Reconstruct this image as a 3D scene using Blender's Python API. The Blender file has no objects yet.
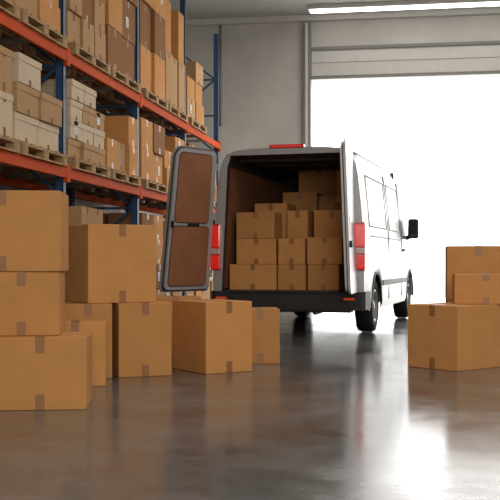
import bpy, bmesh, math, random
from mathutils import Vector, Matrix
random.seed(7)
sc = bpy.context.scene
try:
    sc.view_settings.view_transform = 'Standard'
    sc.view_settings.look = 'None'
except Exception: pass

A = math.radians(9.4)          # room axes vs survey axes
def S2W(x, y):                 # survey point -> room coordinates
    return (x*math.cos(A)-y*math.sin(A), x*math.sin(A)+y*math.cos(A))

# ---------------------------------------------------------------- materials
def mat(name, col, rough=0.5, metal=0.0, noise=0.0, nscale=8.0, bump=0.0, bscale=60.0, rand=0.0,
        emit=None, estr=0.0, coat=0.0, spec=0.5, stretch=None):
    m = bpy.data.materials.new(name); m.use_nodes = True
    nt = m.node_tree; b = nt.nodes['Principled BSDF']
    b.inputs['Roughness'].default_value = rough
    b.inputs['Metallic'].default_value = metal
    b.inputs['Coat Weight'].default_value = coat
    b.inputs['Coat Roughness'].default_value = 0.08
    b.inputs['Specular IOR Level'].default_value = spec
    tc = nt.nodes.new('ShaderNodeTexCoord')
    mp = nt.nodes.new('ShaderNodeMapping'); nt.links.new(tc.outputs['Object'], mp.inputs['Vector'])
    if stretch: mp.inputs['Scale'].default_value = stretch
    n = nt.nodes.new('ShaderNodeTexNoise'); n.inputs['Scale'].default_value = nscale
    n.inputs['Detail'].default_value = 6
    nt.links.new(mp.outputs['Vector'], n.inputs['Vector'])
    hsv = nt.nodes.new('ShaderNodeHueSaturation')
    hsv.inputs['Color'].default_value = (*col, 1)
    mr = nt.nodes.new('ShaderNodeMapRange')
    mr.inputs['From Min'].default_value = 0.3; mr.inputs['From Max'].default_value = 0.7
    mr.inputs['To Min'].default_value = 1-noise; mr.inputs['To Max'].default_value = 1+noise
    nt.links.new(n.outputs['Fac'], mr.inputs['Value'])
    last = mr.outputs['Result']
    if rand > 0:
        oi = nt.nodes.new('ShaderNodeObjectInfo')
        m2 = nt.nodes.new('ShaderNodeMapRange')
        m2.inputs['To Min'].default_value = 1-rand; m2.inputs['To Max'].default_value = 1+rand
        nt.links.new(oi.outputs['Random'], m2.inputs['Value'])
        mu = nt.nodes.new('ShaderNodeMath'); mu.operation = 'MULTIPLY'
        nt.links.new(last, mu.inputs[0]); nt.links.new(m2.outputs['Result'], mu.inputs[1]); last = mu.outputs[0]
    nt.links.new(last, hsv.inputs['Value'])
    nt.links.new(hsv.outputs['Color'], b.inputs['Base Color'])
    if bump > 0:
        n2 = nt.nodes.new('ShaderNodeTexNoise'); n2.inputs['Scale'].default_value = bscale
        nt.links.new(mp.outputs['Vector'], n2.inputs['Vector'])
        bp = nt.nodes.new('ShaderNodeBump'); bp.inputs['Strength'].default_value = bump
        bp.inputs['Distance'].default_value = 0.01
        nt.links.new(n2.outputs['Fac'], bp.inputs['Height']); nt.links.new(bp.outputs['Normal'], b.inputs['Normal'])
    if emit:
        b.inputs['Emission Color'].default_value = (*emit, 1); b.inputs['Emission Strength'].default_value = estr
    return m

CARD = mat('cardboard', (0.54, 0.262, 0.092), 0.85, noise=0.06, nscale=5, bump=0.1, rand=0.12, spec=0.15)
TAPE = mat('packing_tape', (0.30, 0.135, 0.05), 0.4, noise=0.05)
CARD_D = mat('cardboard_dark', (0.27, 0.13, 0.052), 0.85, noise=0.07, spec=0.15)  # darker brown carton stock, also the tape on pale cartons
CARD_L = mat('cardboard_light', (0.46, 0.285, 0.145), 0.85, noise=0.06, spec=0.15)
CARD_W = mat('cardboard_white', (0.62, 0.50, 0.36), 0.8, noise=0.05, spec=0.15)
LABEL = mat('paper_label', (0.7, 0.67, 0.62), 0.7, noise=0.05)
PRINT = mat('printed_ink', (0.25, 0.2, 0.17), 0.7)
SEAM = mat('seam_dark', (0.12, 0.065, 0.03), 0.9)
PALLET = mat('pallet_wood', (0.42, 0.275, 0.145), 0.85, noise=0.25, nscale=6, bump=0.2, spec=0.2)
ORANGE = mat('rack_orange', (0.56, 0.075, 0.010), 0.7, noise=0.08, spec=0.08)
BLUE = mat('rack_blue', (0.025, 0.07, 0.16), 0.5, noise=0.1, spec=0.3)
GALV = mat('galvanised', (0.35, 0.35, 0.34), 0.4, metal=0.6, noise=0.1)
WALL = mat('wall_plaster', (0.56, 0.545, 0.515), 0.85, noise=0.10, nscale=0.9, bump=0.15, bscale=25)
TRIM = mat('steel_trim', (0.22, 0.215, 0.205), 0.5, noise=0.05)
PANEL = mat('door_panel', (0.62, 0.61, 0.585), 0.6, noise=0.03)
CEIL = mat('ceiling_panel', (0.5, 0.49, 0.47), 0.8, noise=0.05)
PAINT = mat('van_paint', (0.40, 0.405, 0.415), 0.34, metal=0.45, noise=0.01, coat=0.2)
PAINT_G = mat('van_inner_paint', (0.50, 0.50, 0.51), 0.35, metal=0.35, noise=0.03, coat=0.2)
BLACKP = mat('black_plastic', (0.016, 0.016, 0.018), 0.5, noise=0.1)
GLASS = mat('tinted_glass', (0.02, 0.024, 0.03), 0.25, spec=0.08)
RED = mat('tail_light_red', (0.5, 0.008, 0.010), 0.15, coat=1.0, emit=(1, 0.02, 0.02), estr=0.3)
REDD = mat('tail_light_dark', (0.25, 0.006, 0.008), 0.15, coat=1.0, emit=(1, 0.02, 0.02), estr=0.08)
LENS = mat('lens_clear', (0.55, 0.35, 0.35), 0.15, coat=1.0)
AMBER = mat('reflector', (0.6, 0.05, 0.02), 0.2, emit=(1, 0.1, 0.05), estr=0.2)
PLY = mat('hardboard_panel', (0.29, 0.12, 0.06), 0.5, noise=0.12, nscale=3)
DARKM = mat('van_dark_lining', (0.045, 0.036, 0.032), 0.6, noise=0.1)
RUBBER = mat('rubber', (0.014, 0.014, 0.014), 0.75, bump=0.2)
RIM = mat('rim_silver', (0.45, 0.45, 0.46), 0.35, metal=0.8)
LAMP = mat('lamp_tube', (1, 1, 1), 0.5, emit=(1, 0.97, 0.92), estr=6)
GROUND = mat('yard_concrete', (0.8, 0.8, 0.78), 0.9, noise=0.03)

# floor
def floor_mat():
    m = bpy.data.materials.new('polished_concrete'); m.use_nodes = True
    nt = m.node_tree; b = nt.nodes['Principled BSDF']
    tc = nt.nodes.new('ShaderNodeTexCoord')
    def noise(s, d, rough=0.6):
        n = nt.nodes.new('ShaderNodeTexNoise'); n.inputs['Scale'].default_value = s; n.inputs['Detail'].default_value = d
        n.inputs['Roughness'].default_value = rough
        nt.links.new(tc.outputs['Object'], n.inputs['Vector']); return n
    n1 = noise(1.1, 8, 0.6); n2 = noise(6, 8, 0.7)
    mix = nt.nodes.new('ShaderNodeMath'); mix.operation = 'MULTIPLY_ADD'; mix.inputs[1].default_value = 0.5
    nt.links.new(n2.outputs['Fac'], mix.inputs[0]); nt.links.new(n1.outputs['Fac'], mix.inputs[2])
    cr = nt.nodes.new('ShaderNodeValToRGB')
    cr.color_ramp.elements[0].position = 0.55; cr.color_ramp.elements[0].color = (0.068, 0.069, 0.069, 1)
    cr.color_ramp.elements[1].position = 0.98; cr.color_ramp.elements[1].color = (0.165, 0.166, 0.164, 1)
    nt.links.new(mix.outputs[0], cr.inputs['Fac']); nt.links.new(cr.outputs['Color'], b.inputs['Base Color'])
    mr = nt.nodes.new('ShaderNodeMapRange'); mr.inputs['From Min'].default_value = 0.6; mr.inputs['From Max'].default_value = 0.95
    mr.inputs['To Min'].default_value = 0.125; mr.inputs['To Max'].default_value = 0.235
    nt.links.new(mix.outputs[0], mr.inputs['Value']); nt.links.new(mr.outputs['Result'], b.inputs['Roughness'])
    bp = nt.nodes.new('ShaderNodeBump'); bp.inputs['Strength'].default_value = 0.04; bp.inputs['Distance'].default_value = 0.01
    n3 = noise(3, 3); nt.links.new(n3.outputs['Fac'], bp.inputs['Height']); nt.links.new(bp.outputs['Normal'], b.inputs['Normal'])
    b.inputs['Specular IOR Level'].default_value = 0.5
    return m
FLOOR = floor_mat()

# ---------------------------------------------------------------- mesh builder
class MB:
    def __init__(s): s.v = []; s.f = []; s.m = []; s.mats = []; s.sm = []
    def mi(s, m):
        if m not in s.mats: s.mats.append(m)
        return s.mats.index(m)
    def face(s, idx, m, smooth=False): s.f.append(tuple(idx)); s.m.append(s.mi(m)); s.sm.append(smooth)
    def vert(s, p): s.v.append(tuple(p)); return len(s.v)-1
    def box(s, c, d, m, rz=0.0, bev=0.0):
        bm = bmesh.new(); bmesh.ops.create_cube(bm, size=1)
        bmesh.ops.scale(bm, vec=d, verts=bm.verts)
        if bev > 0: bmesh.ops.bevel(bm, geom=bm.edges[:], offset=bev, segments=2, affect='EDGES', profile=0.5)
        M = Matrix.Translation(c) @ Matrix.Rotation(rz, 4, 'Z')
        s.addbm(bm, M, m); bm.free()
    def addbm(s, bm, M, m, smooth=False):
        o = len(s.v); bm.verts.index_update()
        for v in bm.verts: s.v.append(tuple(M @ v.co))
        for f in bm.faces: s.face([o+v.index for v in f.verts], m, smooth)
    def span(s, lo, hi, m, bev=0.0):
        s.box([(a+b)/2 for a, b in zip(lo, hi)], [b-a for a, b in zip(lo, hi)], m, 0, bev)
    def rod(s, p, q, w, h, m):
        p = Vector(p); q = Vector(q); d = q-p
        bm = bmesh.new(); bmesh.ops.create_cube(bm, size=1)
        bmesh.ops.scale(bm, vec=(w, h, d.length), verts=bm.verts)
        M = Matrix.Translation((p+q)/2) @ d.to_track_quat('Z', 'Y').to_matrix().to_4x4()
        s.addbm(bm, M, m); bm.free()
    def tube(s, p, q, r, m, seg=12):
        p = Vector(p); q = Vector(q); d = q-p
        bm = bmesh.new(); bmesh.ops.create_cone(bm, cap_ends=True, segments=seg, radius1=r, radius2=r, depth=d.length)
        M = Matrix.Translation((p+q)/2) @ d.to_track_quat('Z', 'Y').to_matrix().to_4x4()
        s.addbm(bm, M, m, True); bm.free()
    def prism(s, pts, fn, t0, t1, m, side=None):
        a = [s.vert(fn(u, z, t0)) for u, z in pts]; b = [s.vert(fn(u, z, t1)) for u, z in pts]
        s.face(a[::-1], m); s.face(b, m); n = len(pts)
        for i in range(n): s.face([a[i], a[(i+1) % n], b[(i+1) % n], b[i]], side or m)
    def lathe(s, prof, c, m, seg=40, sgn=1):
        rings = []
        for ax, r in prof:
            rings.append([s.vert((c[0]+sgn*ax, c[1]+r*math.cos(2*math.pi*i/seg), c[2]+r*math.sin(2*math.pi*i/seg))) for i in range(seg)])
        for a, b in zip(rings, rings[1:]):
            for i in range(seg): s.face([a[i], a[(i+1) % seg], b[(i+1) % seg], b[i]], m, True)
    def obj(s, name, loc=(0, 0, 0), rz=0.0, parent=None, recalc=True):
        me = bpy.data.meshes.new(name); me.from_pydata(s.v, [], s.f)
        for m in s.mats: me.materials.append(m)
        me.polygons.foreach_set('material_index', s.m); me.polygons.foreach_set('use_smooth', s.sm)
        if recalc:
            bm = bmesh.new(); bm.from_mesh(me); bmesh.ops.recalc_face_normals(bm, faces=bm.faces); bm.to_mesh(me); bm.free()
        me.update()
        ob = bpy.data.objects.new(name, me); sc.collection.objects.link(ob)
        ob.location = loc; ob.rotation_euler = (0, 0, rz)
        if parent: ob.parent = parent
        return ob

def rrect(u0, z0, u1, z1, r, n=5, radii=None):
    R = radii or [r]*4
    pts = []
    for (cx, cz, a0, rr) in ((u1-R[0], z0+R[0], -90, R[0]), (u1-R[1], z1-R[1], 0, R[1]), (u0+R[2], z1-R[2], 90, R[2]), (u0+R[3], z0+R[3], 180, R[3])):
        for i in range(n+1):
            a = math.radians(a0+90*i/n); pts.append((cx+rr*math.cos(a), cz+rr*math.sin(a)))
    return pts

# ---------------------------------------------------------------- room
def room_box(name, lo, hi, m):
    b = MB(); b.span([l-(l+h)/2 for l, h in zip(lo, hi)], [h-(l+h)/2 for l, h in zip(lo, hi)], m)
    return b.obj(name, [(l+h)/2 for l, h in zip(lo, hi)])
CZ = 6.75; WB = 23.5
room_box('floor', (-6.2, -5, -0.2), (7.2, WB+0.4, 0), FLOOR)
room_box('ceiling', (-6.2, -5, CZ), (7.2, WB+0.4, CZ+0.2), CEIL)
room_box('wall_left', (-6.2, -5, 0), (-6.0, WB, CZ), WALL)
room_box('wall_right', (7.0, -5, 0), (7.2, WB, CZ), WALL)
room_box('wall_front', (-6.2, -5.2, 0), (7.2, -5.0, CZ), WALL)
DX0, DX1, DZ = -2.42, 4.2, 5.28
b = MB()
b.span((-6.2, WB, 0), (DX0, WB+0.4, CZ), WALL)
b.span((DX1, WB, 0), (7.2, WB+0.4, CZ), WALL)
b.span((DX0, WB, DZ), (DX1, WB+0.4, CZ), WALL)
b.obj('wall_back')
b = MB()
b.span((DX0+0.002, WB-0.06, DZ), (DX1-0.002, WB-0.004, DZ+0.66), PANEL, 0.01)
b.span((DX0+0.002, WB-0.10, DZ-0.04), (DX1-0.002, WB-0.004, DZ+0.04), TRIM, 0.01)
b.span((DX0+0.002, WB-0.10, DZ+0.64), (DX1-0.002, WB-0.004, DZ+0.72), TRIM, 0.01)
b.span((DX0+0.002, WB-0.065, DZ+0.34), (DX1-0.002, WB-0.01, DZ+0.355), TRIM)
b.obj('door_1')
b = MB()
b.span((DX0-0.2, WB-0.16, 0), (DX0-0.002, WB-0.002, CZ-0.2), TRIM, 0.01)
b.span((DX0-0.13, WB-0.20, 0), (DX0-0.07, WB-0.16, CZ-0.2), PANEL)
b.obj('trim_1')
b = MB(); b.span((DX1+0.002, WB-0.16, 0), (DX1+0.2, WB-0.002, CZ-0.2), TRIM, 0.01); b.obj('trim_2')
b = MB(); b.span((-5.99, WB-0.16, CZ-0.14), (6.99, WB-0.002, CZ-0.002), PANEL); b.obj('trim_3')
b = MB(); b.tube((-4.6, WB-0.06, 4.2), (-4.6, WB-0.06, CZ-0.15), 0.03, TRIM); b.obj('wall_pipe')
for k, yy in enumerate((4, 10, 16)):
    b = MB(); b.span((-5.99, yy-0.12, CZ-0.35), (6.99, yy+0.12, CZ-0.002), TRIM); b.obj('trim_%d' % (4+k))
# yard outside
b = MB(); b.span((-30, WB+0.41, -0.2), (30, 80, -0.01), GROUND); b.obj('ground_outside')

# fluorescent fixture near the back wall
b = MB(); b.span((-2.4, 22.45, CZ-0.10), (3.8, 22.75, CZ-0.002), PANEL); b.span((-2.35, 22.5, CZ-0.14), (3.75, 22.7, CZ-0.10), LAMP)
b.obj('ceiling_light')

# ---------------------------------------------------------------- cardboard boxes
def carton(mb, c, L, D, H, rz=0.0, mt=None, tape=True, side_tape=False, bev=0.006, tm=None):
    """c = centre of base"""
    mt = mt or CARD; tm = tm or TAPE
    R = Matrix.Translation((c[0], c[1], c[2])) @ Matrix.Rotation(rz, 4, 'Z')
    bm = bmesh.new(); bmesh.ops.create_cube(bm, size=1); bmesh.ops.scale(bm, vec=(L, D, H), verts=bm.verts)
    bmesh.ops.bevel(bm, geom=bm.edges[:], offset=bev, segments=2, affect='EDGES', profile=0.5)
    mb.addbm(bm, R @ Matrix.Translation((0, 0, H/2)), mt); bm.free()
    def sub(lo, hi, m):
        bm = bmesh.new(); bmesh.ops.create_cube(bm, size=1)
        bmesh.ops.scale(bm, vec=[h-l for l, h in zip(lo, hi)], verts=bm.verts)
        mb.addbm(bm, R @ Matrix.Translation([(l+h)/2 for l, h in zip(lo, hi)]), m); bm.free()
    if tape:
        t = 0.0012; w = 0.03; o = min(0.1, H*0.22)
        sub((-w, -D/2-t, H), (w, D/2+t, H+t), tm)
        for s in (-1, 1):
            y0, y1 = sorted((s*D/2, s*(D/2+t)))
            sub((-w, y0, H-o), (w, y1, H+t), tm)
            sub((-w, y0, 0.002), (w, y1, o), tm)
        sub((-L/2+0.01, -0.002, H), (-w, 0.002, H+0.0006), SEAM)
        sub((w, -0.002, H), (L/2-0.01, 0.002, H+0.0006), SEAM)

def floor_box(cx, cy, th, L, D, H, z=0.0, swap=False):
    """near corner at survey (cx,cy); right edge heads at angle th, depth edge perpendicular."""
    t = math.radians(th)
    mx = cx + L/2*math.cos(t) - D/2*math.sin(t); my = cy + L/2*math.sin(t) + D/2*math.cos(t)
    wx, wy = S2W(mx, my)
    b = MB()
    carton(b, (0, 0, 0), *( (D, L) if swap else (L, D)), H, rz=(math.pi/2 if swap else 0))
    return b.obj('cardboard_box', (wx, wy, z), t+A)

G = 0.0015
floor_box(-1.64, 6.38, 5, 0.59, 0.55, 0.465)
floor_box(-1.74, 6.52, 6, 0.49, 0.44, 0.42, 0.465+G)
floor_box(-2.00, 6.50, 4, 0.76, 0.48, 0.53, 0.885+2*G)
floor_box(-1.56, 7.58, 8, 0.46, 0.33, 0.487)
floor_box(-1.50, 8.03, 20, 0.40, 0.60, 0.61)
floor_box(-1.076, 8.2, 22, 0.455, 0.60, 0.61)
floor_box(-1.32, 8.15, 28, 0.60, 0.62, 0.65, 0.61+G)
floor_box(-0.372, 8.45, 33, 0.466, 0.59, 0.61)
floor_box(-0.09, 9.32, 3, 0.37, 0.42, 0.51)
floor_box(-0.98, 9.9, 10, 0.5, 0.4, 0.6)
floor_box(1.80, 8.66, 40, 0.78, 0.57, 0.567, swap=True)   # right group
floor_box(1.855, 9.08, -9, 0.56, 0.4, 0.27, 0.567+G)
floor_box(1.975, 10.02, -9, 0.60, 0.5, 0.57)
floor_box(1.970, 10.01, -9, 0.62, 0.5, 0.54, 0.57+G)

# ---------------------------------------------------------------- pallet rack
XF, XR = -4.1, -5.1
FR = [8.2, 11.2, 14.35, 17.43, 20.45]
L1, L2 = 2.055, 3.415
b = MB()
for i, v in enumerate(FR):
    for x in (XF, XR):
        b.span((x-0.045, v-0.05, 0), (x+0.045, v-0.04, 5.7), BLUE)
        b.span((x-0.045, v+0.04, 0), (x+0.045, v+0.05, 5.7), BLUE)
        b.span((x-0.045 if x == XR else x+0.035, v-0.05, 0), (x-0.035 if x == XR else x+0.045, v+0.05, 5.7), BLUE)
        b.span((x-0.07, v-0.08, 0), (x+0.07, v+0.08, 0.012), BLUE)
        if x == XF:
            z = 0.3
            while z < 5.6:
                b.span((x+0.0445, v-0.012, z), (x+0.0455, v+0.012, z+0.03), BLACKP); z += 0.15
    z = 0.25; k = 0
    while z < 5.5:
        z2 = min(z+0.75, 5.6)
        b.rod((XF-0.02, v, z), (XR+0.02, v, z), 0.035, 0.035, BLUE)
        p, q = ((XF-0.02, v, z), (XR+0.02, v, z2)) if k % 2 == 0 else ((XR+0.02, v, z), (XF-0.02, v, z2))
        b.rod(p, q, 0.035, 0.035, BLUE); z += 0.75; k += 1
for a, c in zip(FR, FR[1:]):
    for zt in (L1, L2):
        for x, s in ((XF, 1), (XR, -1)):
            x0, x1 = sorted((x+s*0.045, x+s*0.09))
            b.span((x0, a-0.0, zt-0.125), (x1, c+0.0, zt), ORANGE, 0.006)
            for e, dd in ((a, 1), (c, -1)):
                y0, y1 = sorted((e+dd*0.002, e+dd*0.05))
                b.span((x0-0.004, y0, zt-0.17), (x1+0.006, y1, zt+0.05), ORANGE)
        for j in range(1, 4):
            yy = a+(c-a)*j/4
            b.span((XR-0.04, yy-0.03, zt-0.05), (XF+0.04, yy+0.03, zt-0.005), GALV)
b.obj('pallet_rack')

def pallet(v0, w, z, name='wooden_pallet'):
    D = 1.20; x0 = -5.17; p = MB()
    for j in range(6):
        y0 = j*(w-0.1)/5
        p.span((0, y0, 0.118), (D, y0+0.1, 0.14), PALLET, 0.003)
    for xx in (0, D/2-0.05, D-0.1):
        p.span((xx, 0, 0.096), (xx+0.1, w, 0.118), PALLET, 0.003)
        p.span((xx, 0, 0.0), (xx+0.1, w, 0.02), PALLET, 0.003)
        for yy in (0, w/2-0.07, w-0.14):
            p.span((xx, yy, 0.02), (xx+0.1, yy+0.14, 0.096), PALLET, 0.003)
    return p.obj(name, (x0, v0, z))

def stack(v0, w, z, h, layers, cols, tones, labels=0.2, lid=False):
    s = MB(); D = 1.12; x0 = -5.15; lh = h/layers
    for l in range(layers):
        tone = tones[l % len(tones)] if random.random() < 0.7 else random.choice(tones)
        cw = w/cols
        for c in range(cols):
            tn = tone if random.random() < 0.75 else random.choice(tones)
            for r in range(2):
                hh = lh-0.003
                if l == layers-1 and random.random() < 0.25 and cols > 1: continue
                jx = random.uniform(-0.03, 0.03); jy = random.uniform(-0.01, 0.01)
                cx = D*(0.25+0.5*r)+jx; cy = cw*(c+0.5)+jy
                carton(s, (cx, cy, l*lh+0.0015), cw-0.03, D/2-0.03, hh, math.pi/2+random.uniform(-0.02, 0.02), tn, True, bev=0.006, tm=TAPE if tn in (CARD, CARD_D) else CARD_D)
                if r == 1:
                    fx = cx+(D/2-0.03)/2 + 0.002
                    if lid: s.span((cx-(D/2-0.03)/2-0.006, cy-cw/2+0.008, (l+1)*lh-0.075), (fx+0.006, cy+cw/2-0.008, (l+1)*lh-0.001), tn, 0.004)
                    if random.random() < labels:
                        ly = random.choice((-0.22, 0.05))*cw
                        s.span((fx, cy+ly, l*lh+lh*0.3), (fx+0.006, cy+ly+0.13, l*lh+lh*0.3+0.15), LABEL)
                        for q in range(3):
                            s.span((fx+0.006, cy+ly+0.015, l*lh+lh*0.3+0.03+0.035*q), (fx+0.007, cy+ly+0.11-0.02*q, l*lh+lh*0.3+0.04+0.035*q), PRINT)
    return s.obj('stacked_cardboard_boxes', (x0, v0, z+0.14))

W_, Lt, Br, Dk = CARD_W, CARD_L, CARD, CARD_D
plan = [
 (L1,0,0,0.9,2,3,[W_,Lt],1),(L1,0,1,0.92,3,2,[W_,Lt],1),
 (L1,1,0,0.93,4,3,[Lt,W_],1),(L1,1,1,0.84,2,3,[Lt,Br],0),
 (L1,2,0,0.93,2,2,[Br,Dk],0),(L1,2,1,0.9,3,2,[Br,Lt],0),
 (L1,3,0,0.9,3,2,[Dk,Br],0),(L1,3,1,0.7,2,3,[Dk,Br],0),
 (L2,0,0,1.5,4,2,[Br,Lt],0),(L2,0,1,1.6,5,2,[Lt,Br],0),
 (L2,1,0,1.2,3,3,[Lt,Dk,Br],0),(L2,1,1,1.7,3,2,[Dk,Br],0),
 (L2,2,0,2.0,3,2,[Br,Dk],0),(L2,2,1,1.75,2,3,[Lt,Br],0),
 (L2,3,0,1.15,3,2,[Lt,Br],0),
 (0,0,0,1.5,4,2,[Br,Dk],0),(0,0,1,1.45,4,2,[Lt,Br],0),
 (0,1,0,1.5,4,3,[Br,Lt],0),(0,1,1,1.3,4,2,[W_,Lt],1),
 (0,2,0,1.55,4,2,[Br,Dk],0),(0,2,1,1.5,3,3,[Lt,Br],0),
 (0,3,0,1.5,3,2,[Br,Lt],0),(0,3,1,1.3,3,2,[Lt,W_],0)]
for z, bi, sl, h, ly, co, tn, lid in plan:
    a, c = FR[bi]+0.1, FR[bi+1]-0.1
    w = (c-a)/2-0.08
    v0 = a + sl*((c-a)/2) + 0.04
    pallet(v0, w, z); stack(v0, w, z, h, ly, co, tn, 0.15, bool(lid))

# ---------------------------------------------------------------- van
van = bpy.data.objects.new('cargo_van', None); sc.collection.objects.link(van)
vx, vy = S2W(0.475, 12.88)
VR = math.radians(-6.8)
van.location = (vx, vy, 0); van.rotation_euler = (0, 0, VR)

def interp(tab, y):
    if y <= tab[0][0]: return tab[0][1]
    for (a, p), (c, q) in zip(tab, tab[1:]):
        if y <= c:
            t = (y-a)/(c-a); return p+(q-p)*t
    return tab[-1][1]
HT = [(0, 2.43), (0.5, 2.46), (3.7, 2.47), (4.1, 2.42), (4.35, 2.32), (4.5, 2.19), (5.08, 1.40), (5.3, 1.27), (5.55, 1.12), (5.66, 0.98), (5.72, 0.82)]
WT = [(0, 1.0), (0.3, 1.01), (4.6, 1.01), (5.1, 0.98), (5.4, 0.91), (5.6, 0.80), (5.72, 0.66)]
YR, YF, RW = 1.0, 4.57, 0.36
NOM = [(1.0, 0), (1.2, .004), (1.4, .014), (1.7, .04), (2.05, .078), (2.2, .105), (2.3, .145), (2.37, .21), (2.41, .32), (2.427, .5), (2.434, .75)]
def half(y):
    W = interp(WT, y); H = interp(HT, y); B = min(1.0, H-0.12)
    base = 0.36 if y < 0.5 else 0.31
    zb = base
    for yw in (YR, YF):
        d = 0.43**2-(y-yw)**2
        if d > 0: zb = max(zb, 0.37+math.sqrt(d))
    pts = [(W-0.03, zb), (W-0.004, zb+(B-zb)*0.12), (W, zb+(B-zb)*0.55)]
    for z, o in NOM: pts.append((max(W-o, 0.02), B+(z-1)/1.435*(H-B)))
    pts.append((0, H)); return pts
ys = sorted(set([round(i*0.05, 3) for i in range(0, 115)] + [5.72, 0.575, 1.425, 4.145, 4.995, 3.72, 4.42, 5.08]))
b = MB(); rings = []
for y in ys:
    h = half(y); full = [(-x, z) for x, z in h] + [(x, z) for x, z in h[-2::-1]]
    rings.append([b.vert((x, y, z)) for x, z in full])
n = len(rings[0]); K = (n-1)//2
for j in range(len(ys)-1):
    ym = (ys[j]+ys[j+1])/2
    for i in range(n-1):
        k = i if i < K else n-2-i
        m = PAINT
        if 3.62 < ym < 4.68 and 5 <= k <= 6: m = GLASS
        if 4.48 < ym < 5.06 and k >= 7: m = GLASS
        if k == 0: m = BLACKP if ym > 5.3 else PAINT
        b.face([rings[j][i], rings[j][i+1], rings[j+1][i+1], rings[j+1][i]], m, True)
b.face(rings[-1], BLACKP)
b.obj('body_shell', parent=van)

# rear door frame
b = MB()
h = half(0); full = [(-x, z) for x, z in h] + [(x, z) for x, z in h[-2::-1]]
def inner(x, z):
    zz = min(max(z, 0.58), 2.34)
    lim = 0.875-0.085*(zz-0.6)/1.75
    if z > 2.2: lim -= 0.03
    ax = min(abs(x)*0.96, lim)
    return (math.copysign(ax, x) if x else 0, zz)
o = [b.vert((x, 0, z)) for x, z in full]
o2 = [b.vert((x*0.985, -0.015, z-0.012 if z > 2 else z)) for x, z in full]
i1 = [b.vert((inner(x, z)[0], -0.015, inner(x, z)[1])) for x, z in full]
i2 = [b.vert((inner(x, z)[0], 0.10, inner(x, z)[1])) for x, z in full]
for q in range(len(full)-1):
    b.face([o[q], o[q+1], o2[q+1], o2[q]], PAINT, True)
    b.face([o2[q], o2[q+1], i1[q+1], i1[q]], PAINT)
    b.face([i1[q], i1[q+1], i2[q+1], i2[q]], DARKM)
b.obj('rear_frame', parent=van)

# cargo lining
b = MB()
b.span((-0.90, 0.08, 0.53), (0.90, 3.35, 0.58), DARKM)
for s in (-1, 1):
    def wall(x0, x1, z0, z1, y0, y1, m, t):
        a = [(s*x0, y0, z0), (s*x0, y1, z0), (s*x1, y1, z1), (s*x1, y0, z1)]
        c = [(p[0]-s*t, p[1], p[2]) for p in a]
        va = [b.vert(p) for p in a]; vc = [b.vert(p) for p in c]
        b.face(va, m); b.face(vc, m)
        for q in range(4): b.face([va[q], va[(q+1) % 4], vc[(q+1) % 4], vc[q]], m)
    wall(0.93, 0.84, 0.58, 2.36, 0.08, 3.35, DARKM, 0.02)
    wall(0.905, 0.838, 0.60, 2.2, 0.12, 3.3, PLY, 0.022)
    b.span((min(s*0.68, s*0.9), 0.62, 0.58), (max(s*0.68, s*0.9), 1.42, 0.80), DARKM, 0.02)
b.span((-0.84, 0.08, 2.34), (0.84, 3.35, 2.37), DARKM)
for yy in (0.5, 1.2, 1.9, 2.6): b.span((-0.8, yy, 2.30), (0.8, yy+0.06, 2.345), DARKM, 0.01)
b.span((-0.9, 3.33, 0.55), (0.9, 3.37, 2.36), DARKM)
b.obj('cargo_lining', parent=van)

# underbody + bumper
b = MB()
b.span((-0.62, 0.15, 0.33), (0.62, 5.5, 0.53), BLACKP, 0.02)
b.span((-0.9, 1.45, 0.36), (0.9, 4.1, 0.5), BLACKP, 0.02)
b.tube((-0.75, YR, RW), (0.75, YR, RW), 0.06, BLACKP)
b.tube((-0.75, YF, RW), (0.75, YF, RW), 0.05, BLACKP)
b.tube((0.35, 0.1, 0.3), (0.35, 1.6, 0.33), 0.035, GALV)
b.tube((-0.3, 0.12, 0.42), (-0.3, 0.7, 0.42), 0.12, BLACKP)
b.obj('underbody', parent=van)
b = MB()
pl = [(-1.015, 0.42), (-1.02, 0.0), (-0.99, -0.10), (-0.92, -0.145), (0.92, -0.145), (0.99, -0.10), (1.02, 0.0), (1.015, 0.42), (0.97, 0.42), (0.97, 0.06), (-0.97, 0.06), (-0.97, 0.42)]
b.prism(pl, lambda u, v, t: (u, v, t), 0.34, 0.572, BLACKP)
b.span((-0.72, -0.17, 0.555), (0.72, 0.08, 0.588), BLACKP, 0.008)
b.span((-0.85, -0.10, 0.31), (0.85, 0.1, 0.36), BLACKP, 0.01)
for s in (-1, 1): b.span((s*0.84-0.07, -0.152, 0.47), (s*0.84+0.07, -0.144, 0.50), AMBER)
b.obj('rear_bumper', parent=van)

# tail lights
for s in (-1, 1):
    b = MB()
    def T(lo, hi, m, bev=0.012):
        x0, x1 = sorted((s*lo[0], s*hi[0])); b.span((x0, lo[1], lo[2]), (x1, hi[1], hi[2]), m, bev)
    T((0.885, -0.05, 0.84), (1.022, 0.10, 1.45), REDD)
    T((0.893, -0.058, 1.14), (1.024, 0.08, 1.43), RED)
    T((0.893, -0.058, 1.05), (1.024, 0.08, 1.13), LENS)
    T((0.893, -0.058, 0.86), (1.024, 0.08, 1.04), RED)
    b.obj('tail_light', parent=van)
b = MB(); b.span((-0.23, -0.035, 2.415), (0.23, 0.05, 2.465), REDD, 0.012); b.span((-0.2, -0.04, 2.425), (0.2, -0.03, 2.455), RED, 0.003)
b.obj('brake_light', parent=van)

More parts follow.
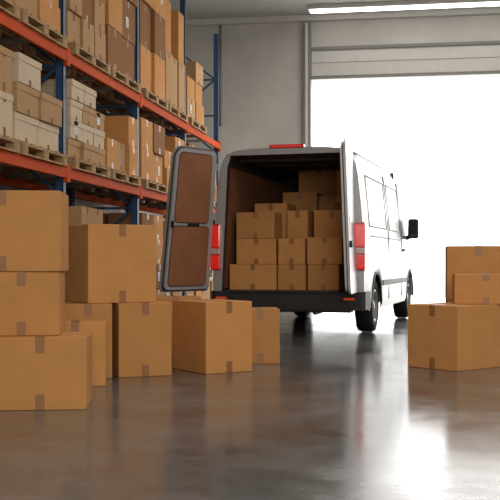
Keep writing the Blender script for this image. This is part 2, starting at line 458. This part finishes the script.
# rear doors
def door(name, hb, lean, fb, taper, flip):
    z0, z1 = 0.57, 2.42
    O = Vector((hb[0], hb[1], z0)); U = Vector((fb[0]-hb[0], fb[1]-hb[1], 0)); K = Vector((lean[0], lean[1], z1-z0))
    n = U.cross(K).normalized()*flip
    def fn(u, z, t):
        k = (z-z0)/(z1-z0)
        return O + U*(u*(1-taper*k)) + K*k + n*t
    b = MB()
    def rr(u0, za, u1, zb_, r, radii=None):
        p = rrect(u0*0.9, za, u1*0.9, zb_, r, 8, radii); return [(a/0.9, z) for a, z in p]
    b.prism(rr(0, z0, 1, z1, .1, [0.06, 0.18, 0.10, 0.05]), fn, -0.05, -0.02, PAINT)
    b.prism(rr(0.012, z0+0.015, 0.988, z1-0.015, .1, [0.06, 0.17, 0.09, 0.05]), fn, -0.02, -0.008, BLACKP)
    b.prism(rr(0.03, z0+0.03, 0.965, z1-0.03, .1, [0.06, 0.16, 0.08, 0.05]), fn, -0.008, 0.02, PAINT_G)
    for (a0, a1, a2, a3) in ((0.14, 1.455, 0.89, 2.33), (0.12, 0.65, 0.91, 1.40)):
        b.prism(rr(a0-0.012, a1-0.012, a2+0.012, a3+0.012, .07), fn, 0.02, 0.022, BLACKP)
        b.prism(rr(a0, a1, a2, a3, .06), fn, 0.022, 0.028, PLY)
    b.prism(rr(0.92, 1.38, 0.96, 1.47, .015), fn, 0.02, 0.045, BLACKP)
    b.prism(rr(0.35, 1.412, 0.6, 1.442, .012), fn, 0.02, 0.035, BLACKP)
    b.prism(rr(0.12, 1.42, 0.9, 2.25, .08), fn, -0.055, -0.05, PAINT)
    b.prism(rr(0.82, 1.12, 0.93, 1.2, .02), fn, -0.08, -0.05, BLACKP)
    for zz in (0.75, 1.5, 2.15):
        b.prism(rr(-0.05, zz, 0.05, zz+0.09, .01), fn, -0.06, 0.0, PAINT_G)
    b.obj(name, parent=van)
door('rear_door_left', (-1.045, -0.04), (0.115, 0.0), (-1.40, -0.84), 0.10, -1)
door('rear_door_right', (0.885, -0.03), (-0.075, 0.0), (0.955, -0.92), 0.04, 1)

# wheels
for s in (-1, 1):
    for yw in (YR, YF):
        b = MB(); c = (s*0.87, yw, RW)
        b.lathe([(-0.11, 0.22), (-0.118, 0.29), (-0.105, 0.34), (-0.07, 0.357), (0, 0.36), (0.07, 0.357), (0.105, 0.34), (0.118, 0.29), (0.11, 0.22), (-0.11, 0.22)], c, RUBBER, 48, s)
        for g in (-0.05, 0.0, 0.05):
            b.lathe([(g-0.006, 0.3605), (g+0.006, 0.3605)], c, BLACKP, 48, s)
        b.lathe([(-0.1, 0.22), (0.10, 0.222), (0.115, 0.212), (0.10, 0.19), (0.05, 0.17), (0.045, 0.10), (0.08, 0.075), (0.10, 0.05), (0.10, 0.001)], c, RIM, 40, s)
        b.lathe([(-0.1, 0.22), (-0.09, 0.001)], c, BLACKP, 40, s)
        for q in range(8):
            a = q*math.pi/4
            yy, zz = c[1]+0.135*math.cos(a), c[2]+0.135*math.sin(a)
            b.tube((c[0]+s*0.03, yy, zz), (c[0]+s*0.052, yy, zz), 0.022, BLACKP, 10)
        b.obj('wheel', parent=van, recalc=True)

# side details
b = MB()
for s in (-1, 1):
    def P(y0, y1, z0, z1, x, t, m, bev=0.0):
        x0, x1 = sorted((s*(x), s*(x+t))); b.span((x0, y0, z0), (x1, y1, z1), m, bev)
    P(1.5, 4.05, 0.62, 0.70, 1.005, 0.018, TRIM, 0.008)
    for yy in (2.1, 3.5, 4.75):
        lz = 1.35
        P(yy, yy+0.018, 0.42, lz, 1.003, 0.010, TRIM)
        if (s == 1 or yy > 3) and yy < 4.6:
            b.rod((s*1.0, yy, lz), (s*0.918, yy, 2.2), 0.02, 0.018, TRIM)
    P(3.62, 3.8, 1.12, 1.16, 1.005, 0.03, BLACKP, 0.008)
    P(0.5, 3.5, 1.285, 1.30, 0.998, 0.012, TRIM)
    for (ya, yb) in ((0.45, 1.95), (2.25, 3.38)):
        for zz, xx in ((1.42, 0.996), (2.08, 0.932)):
            b.rod((s*xx, ya, zz), (s*xx, yb, zz), 0.012, 0.016, TRIM)
        for yy in (ya, yb): b.rod((s*0.996, yy, 1.42), (s*0.932, yy, 2.08), 0.014, 0.014, TRIM)
    for yw in (YR, YF):
        pts = []
        for q in range(17):
            a = math.pi*q/16; pts.append((s*1.0, yw+0.435*math.cos(a), 0.37+0.435*math.sin(a)))
        for p, q in zip(pts, pts[1:]): b.rod(p, q, 0.03, 0.025, BLACKP)
    b.rod((s*0.97, 4.2, 1.34), (s*1.10, 4.15, 1.38), 0.05, 0.06, BLACKP)
    b.box((s*1.115, 4.15, 1.50), (0.17, 0.13, 0.33), BLACKP, 0, 0.035)
    b.box((s*1.115, 4.082, 1.53), (0.125, 0.006, 0.22), GLASS, 0, 0.002)
    b.box((s*0.80, 5.52, 0.92), (0.16, 0.22, 0.2), LENS, -s*0.6, 0.03)
b.box((0, 5.70, 0.72), (0.9, 0.06, 0.16), BLACKP, 0, 0.02)
b.obj('side_trim', parent=van)

# boxes inside van  (x0,x1,y0,depth,z0,height,rot)
cargo = [
 (-0.83,-0.19,0.18,0.42,0.0,0.34,0),(-0.17,0.20,0.20,0.42,0.0,0.34,0),(0.23,0.64,0.2,0.42,0.0,0.34,0),
 (-0.75,-0.21,0.22,0.38,0.34,0.34,1.5),(-0.17,0.19,0.22,0.38,0.34,0.34,-1),(0.22,0.68,0.2,0.40,0.34,0.35,0),
 (-0.75,-0.22,0.24,0.36,0.68,0.35,-2.5),
 (-0.17,0.10,0.75,0.48,0.0,0.55,0),(-0.17,0.12,0.72,0.5,0.55,0.52,-2),(0.27,0.66,0.72,0.5,0.0,0.55,0),(0.19,0.68,0.70,0.45,0.55,0.52,3),
 (-0.66,-0.2,0.8,0.55,0.0,0.7,0),(-0.66,-0.2,0.8,0.55,0.7,0.48,0),
 (-0.44,0.06,1.45,0.5,0.0,0.65,0),(-0.44,0.06,1.45,0.5,0.65,0.72,4),
 (0.08,0.40,1.55,0.5,0.0,0.7,0),(0.08,0.4,1.55,0.5,0.7,0.62,0),
 (0.42,0.80,1.3,0.5,0.0,0.6,0),(0.42,0.80,1.3,0.5,0.6,0.6,0),(0.40,0.79,1.3,0.5,1.2,0.46,-2),
 (-0.45,0.2,2.2,0.6,0.0,0.8,0),(-0.45,0.2,2.2,0.6,0.8,0.6,0),(-0.38,0.27,2.2,0.6,1.4,0.37,2)]
for x0, x1, y0, d, z0, hh, ro in cargo:
    cx, cy = (x0+x1)/2, y0+d/2
    wx = vx+cx*math.cos(VR)-cy*math.sin(VR); wy = vy+cx*math.sin(VR)+cy*math.cos(VR)
    m = MB(); carton(m, (0, 0, 0), x1-x0, d, hh-0.003)
    m.obj('cardboard_box', (wx, wy, 0.582+z0), VR+math.radians(ro))

# ---------------------------------------------------------------- lights
w = bpy.data.worlds.new('World'); sc.world = w; w.use_nodes = True
w.node_tree.nodes['Background'].inputs['Color'].default_value = (1.0, 0.99, 0.97, 1)
w.node_tree.nodes['Background'].inputs['Strength'].default_value = 5.0
def area(name, loc, size, e, rot=(0, 0, 0), col=(1, 0.94, 0.86)):
    l = bpy.data.lights.new(name, 'AREA'); l.shape = 'RECTANGLE'; l.size, l.size_y = size; l.energy = e; l.color = col
    o = bpy.data.objects.new(name, l); sc.collection.objects.link(o); o.location = loc; o.rotation_euler = rot
area('ceiling_fill', (2.0, 1.0, 6.3), (6, 1.2), 250)  # added fill under the ceiling, no fixtures here; same for the next three
area('ceiling_fill', (1.5, 7.5, 6.3), (5, 1.2), 120)
area('ceiling_fill', (1.0, 13.0, 6.3), (5, 1.2), 120)
area('ceiling_fill', (0.5, 19.0, 6.3), (5, 1.2), 260)
area('front_fill', (2.5, -4.0, 3.2), (4.5, 3), 420, (math.radians(84), 0, math.radians(8)))  # unseen fill added behind the camera to brighten camera-facing sides

# ---------------------------------------------------------------- camera
cd = bpy.data.cameras.new('camera'); cam = bpy.data.objects.new('camera', cd); sc.collection.objects.link(cam)
cd.lens = 72; cd.sensor_width = 36; cd.shift_y = 0.024; cd.clip_end = 300
cam.location = (0, 0, 0.95); cam.rotation_euler = (math.radians(90), 0, A)
sc.camera = cam
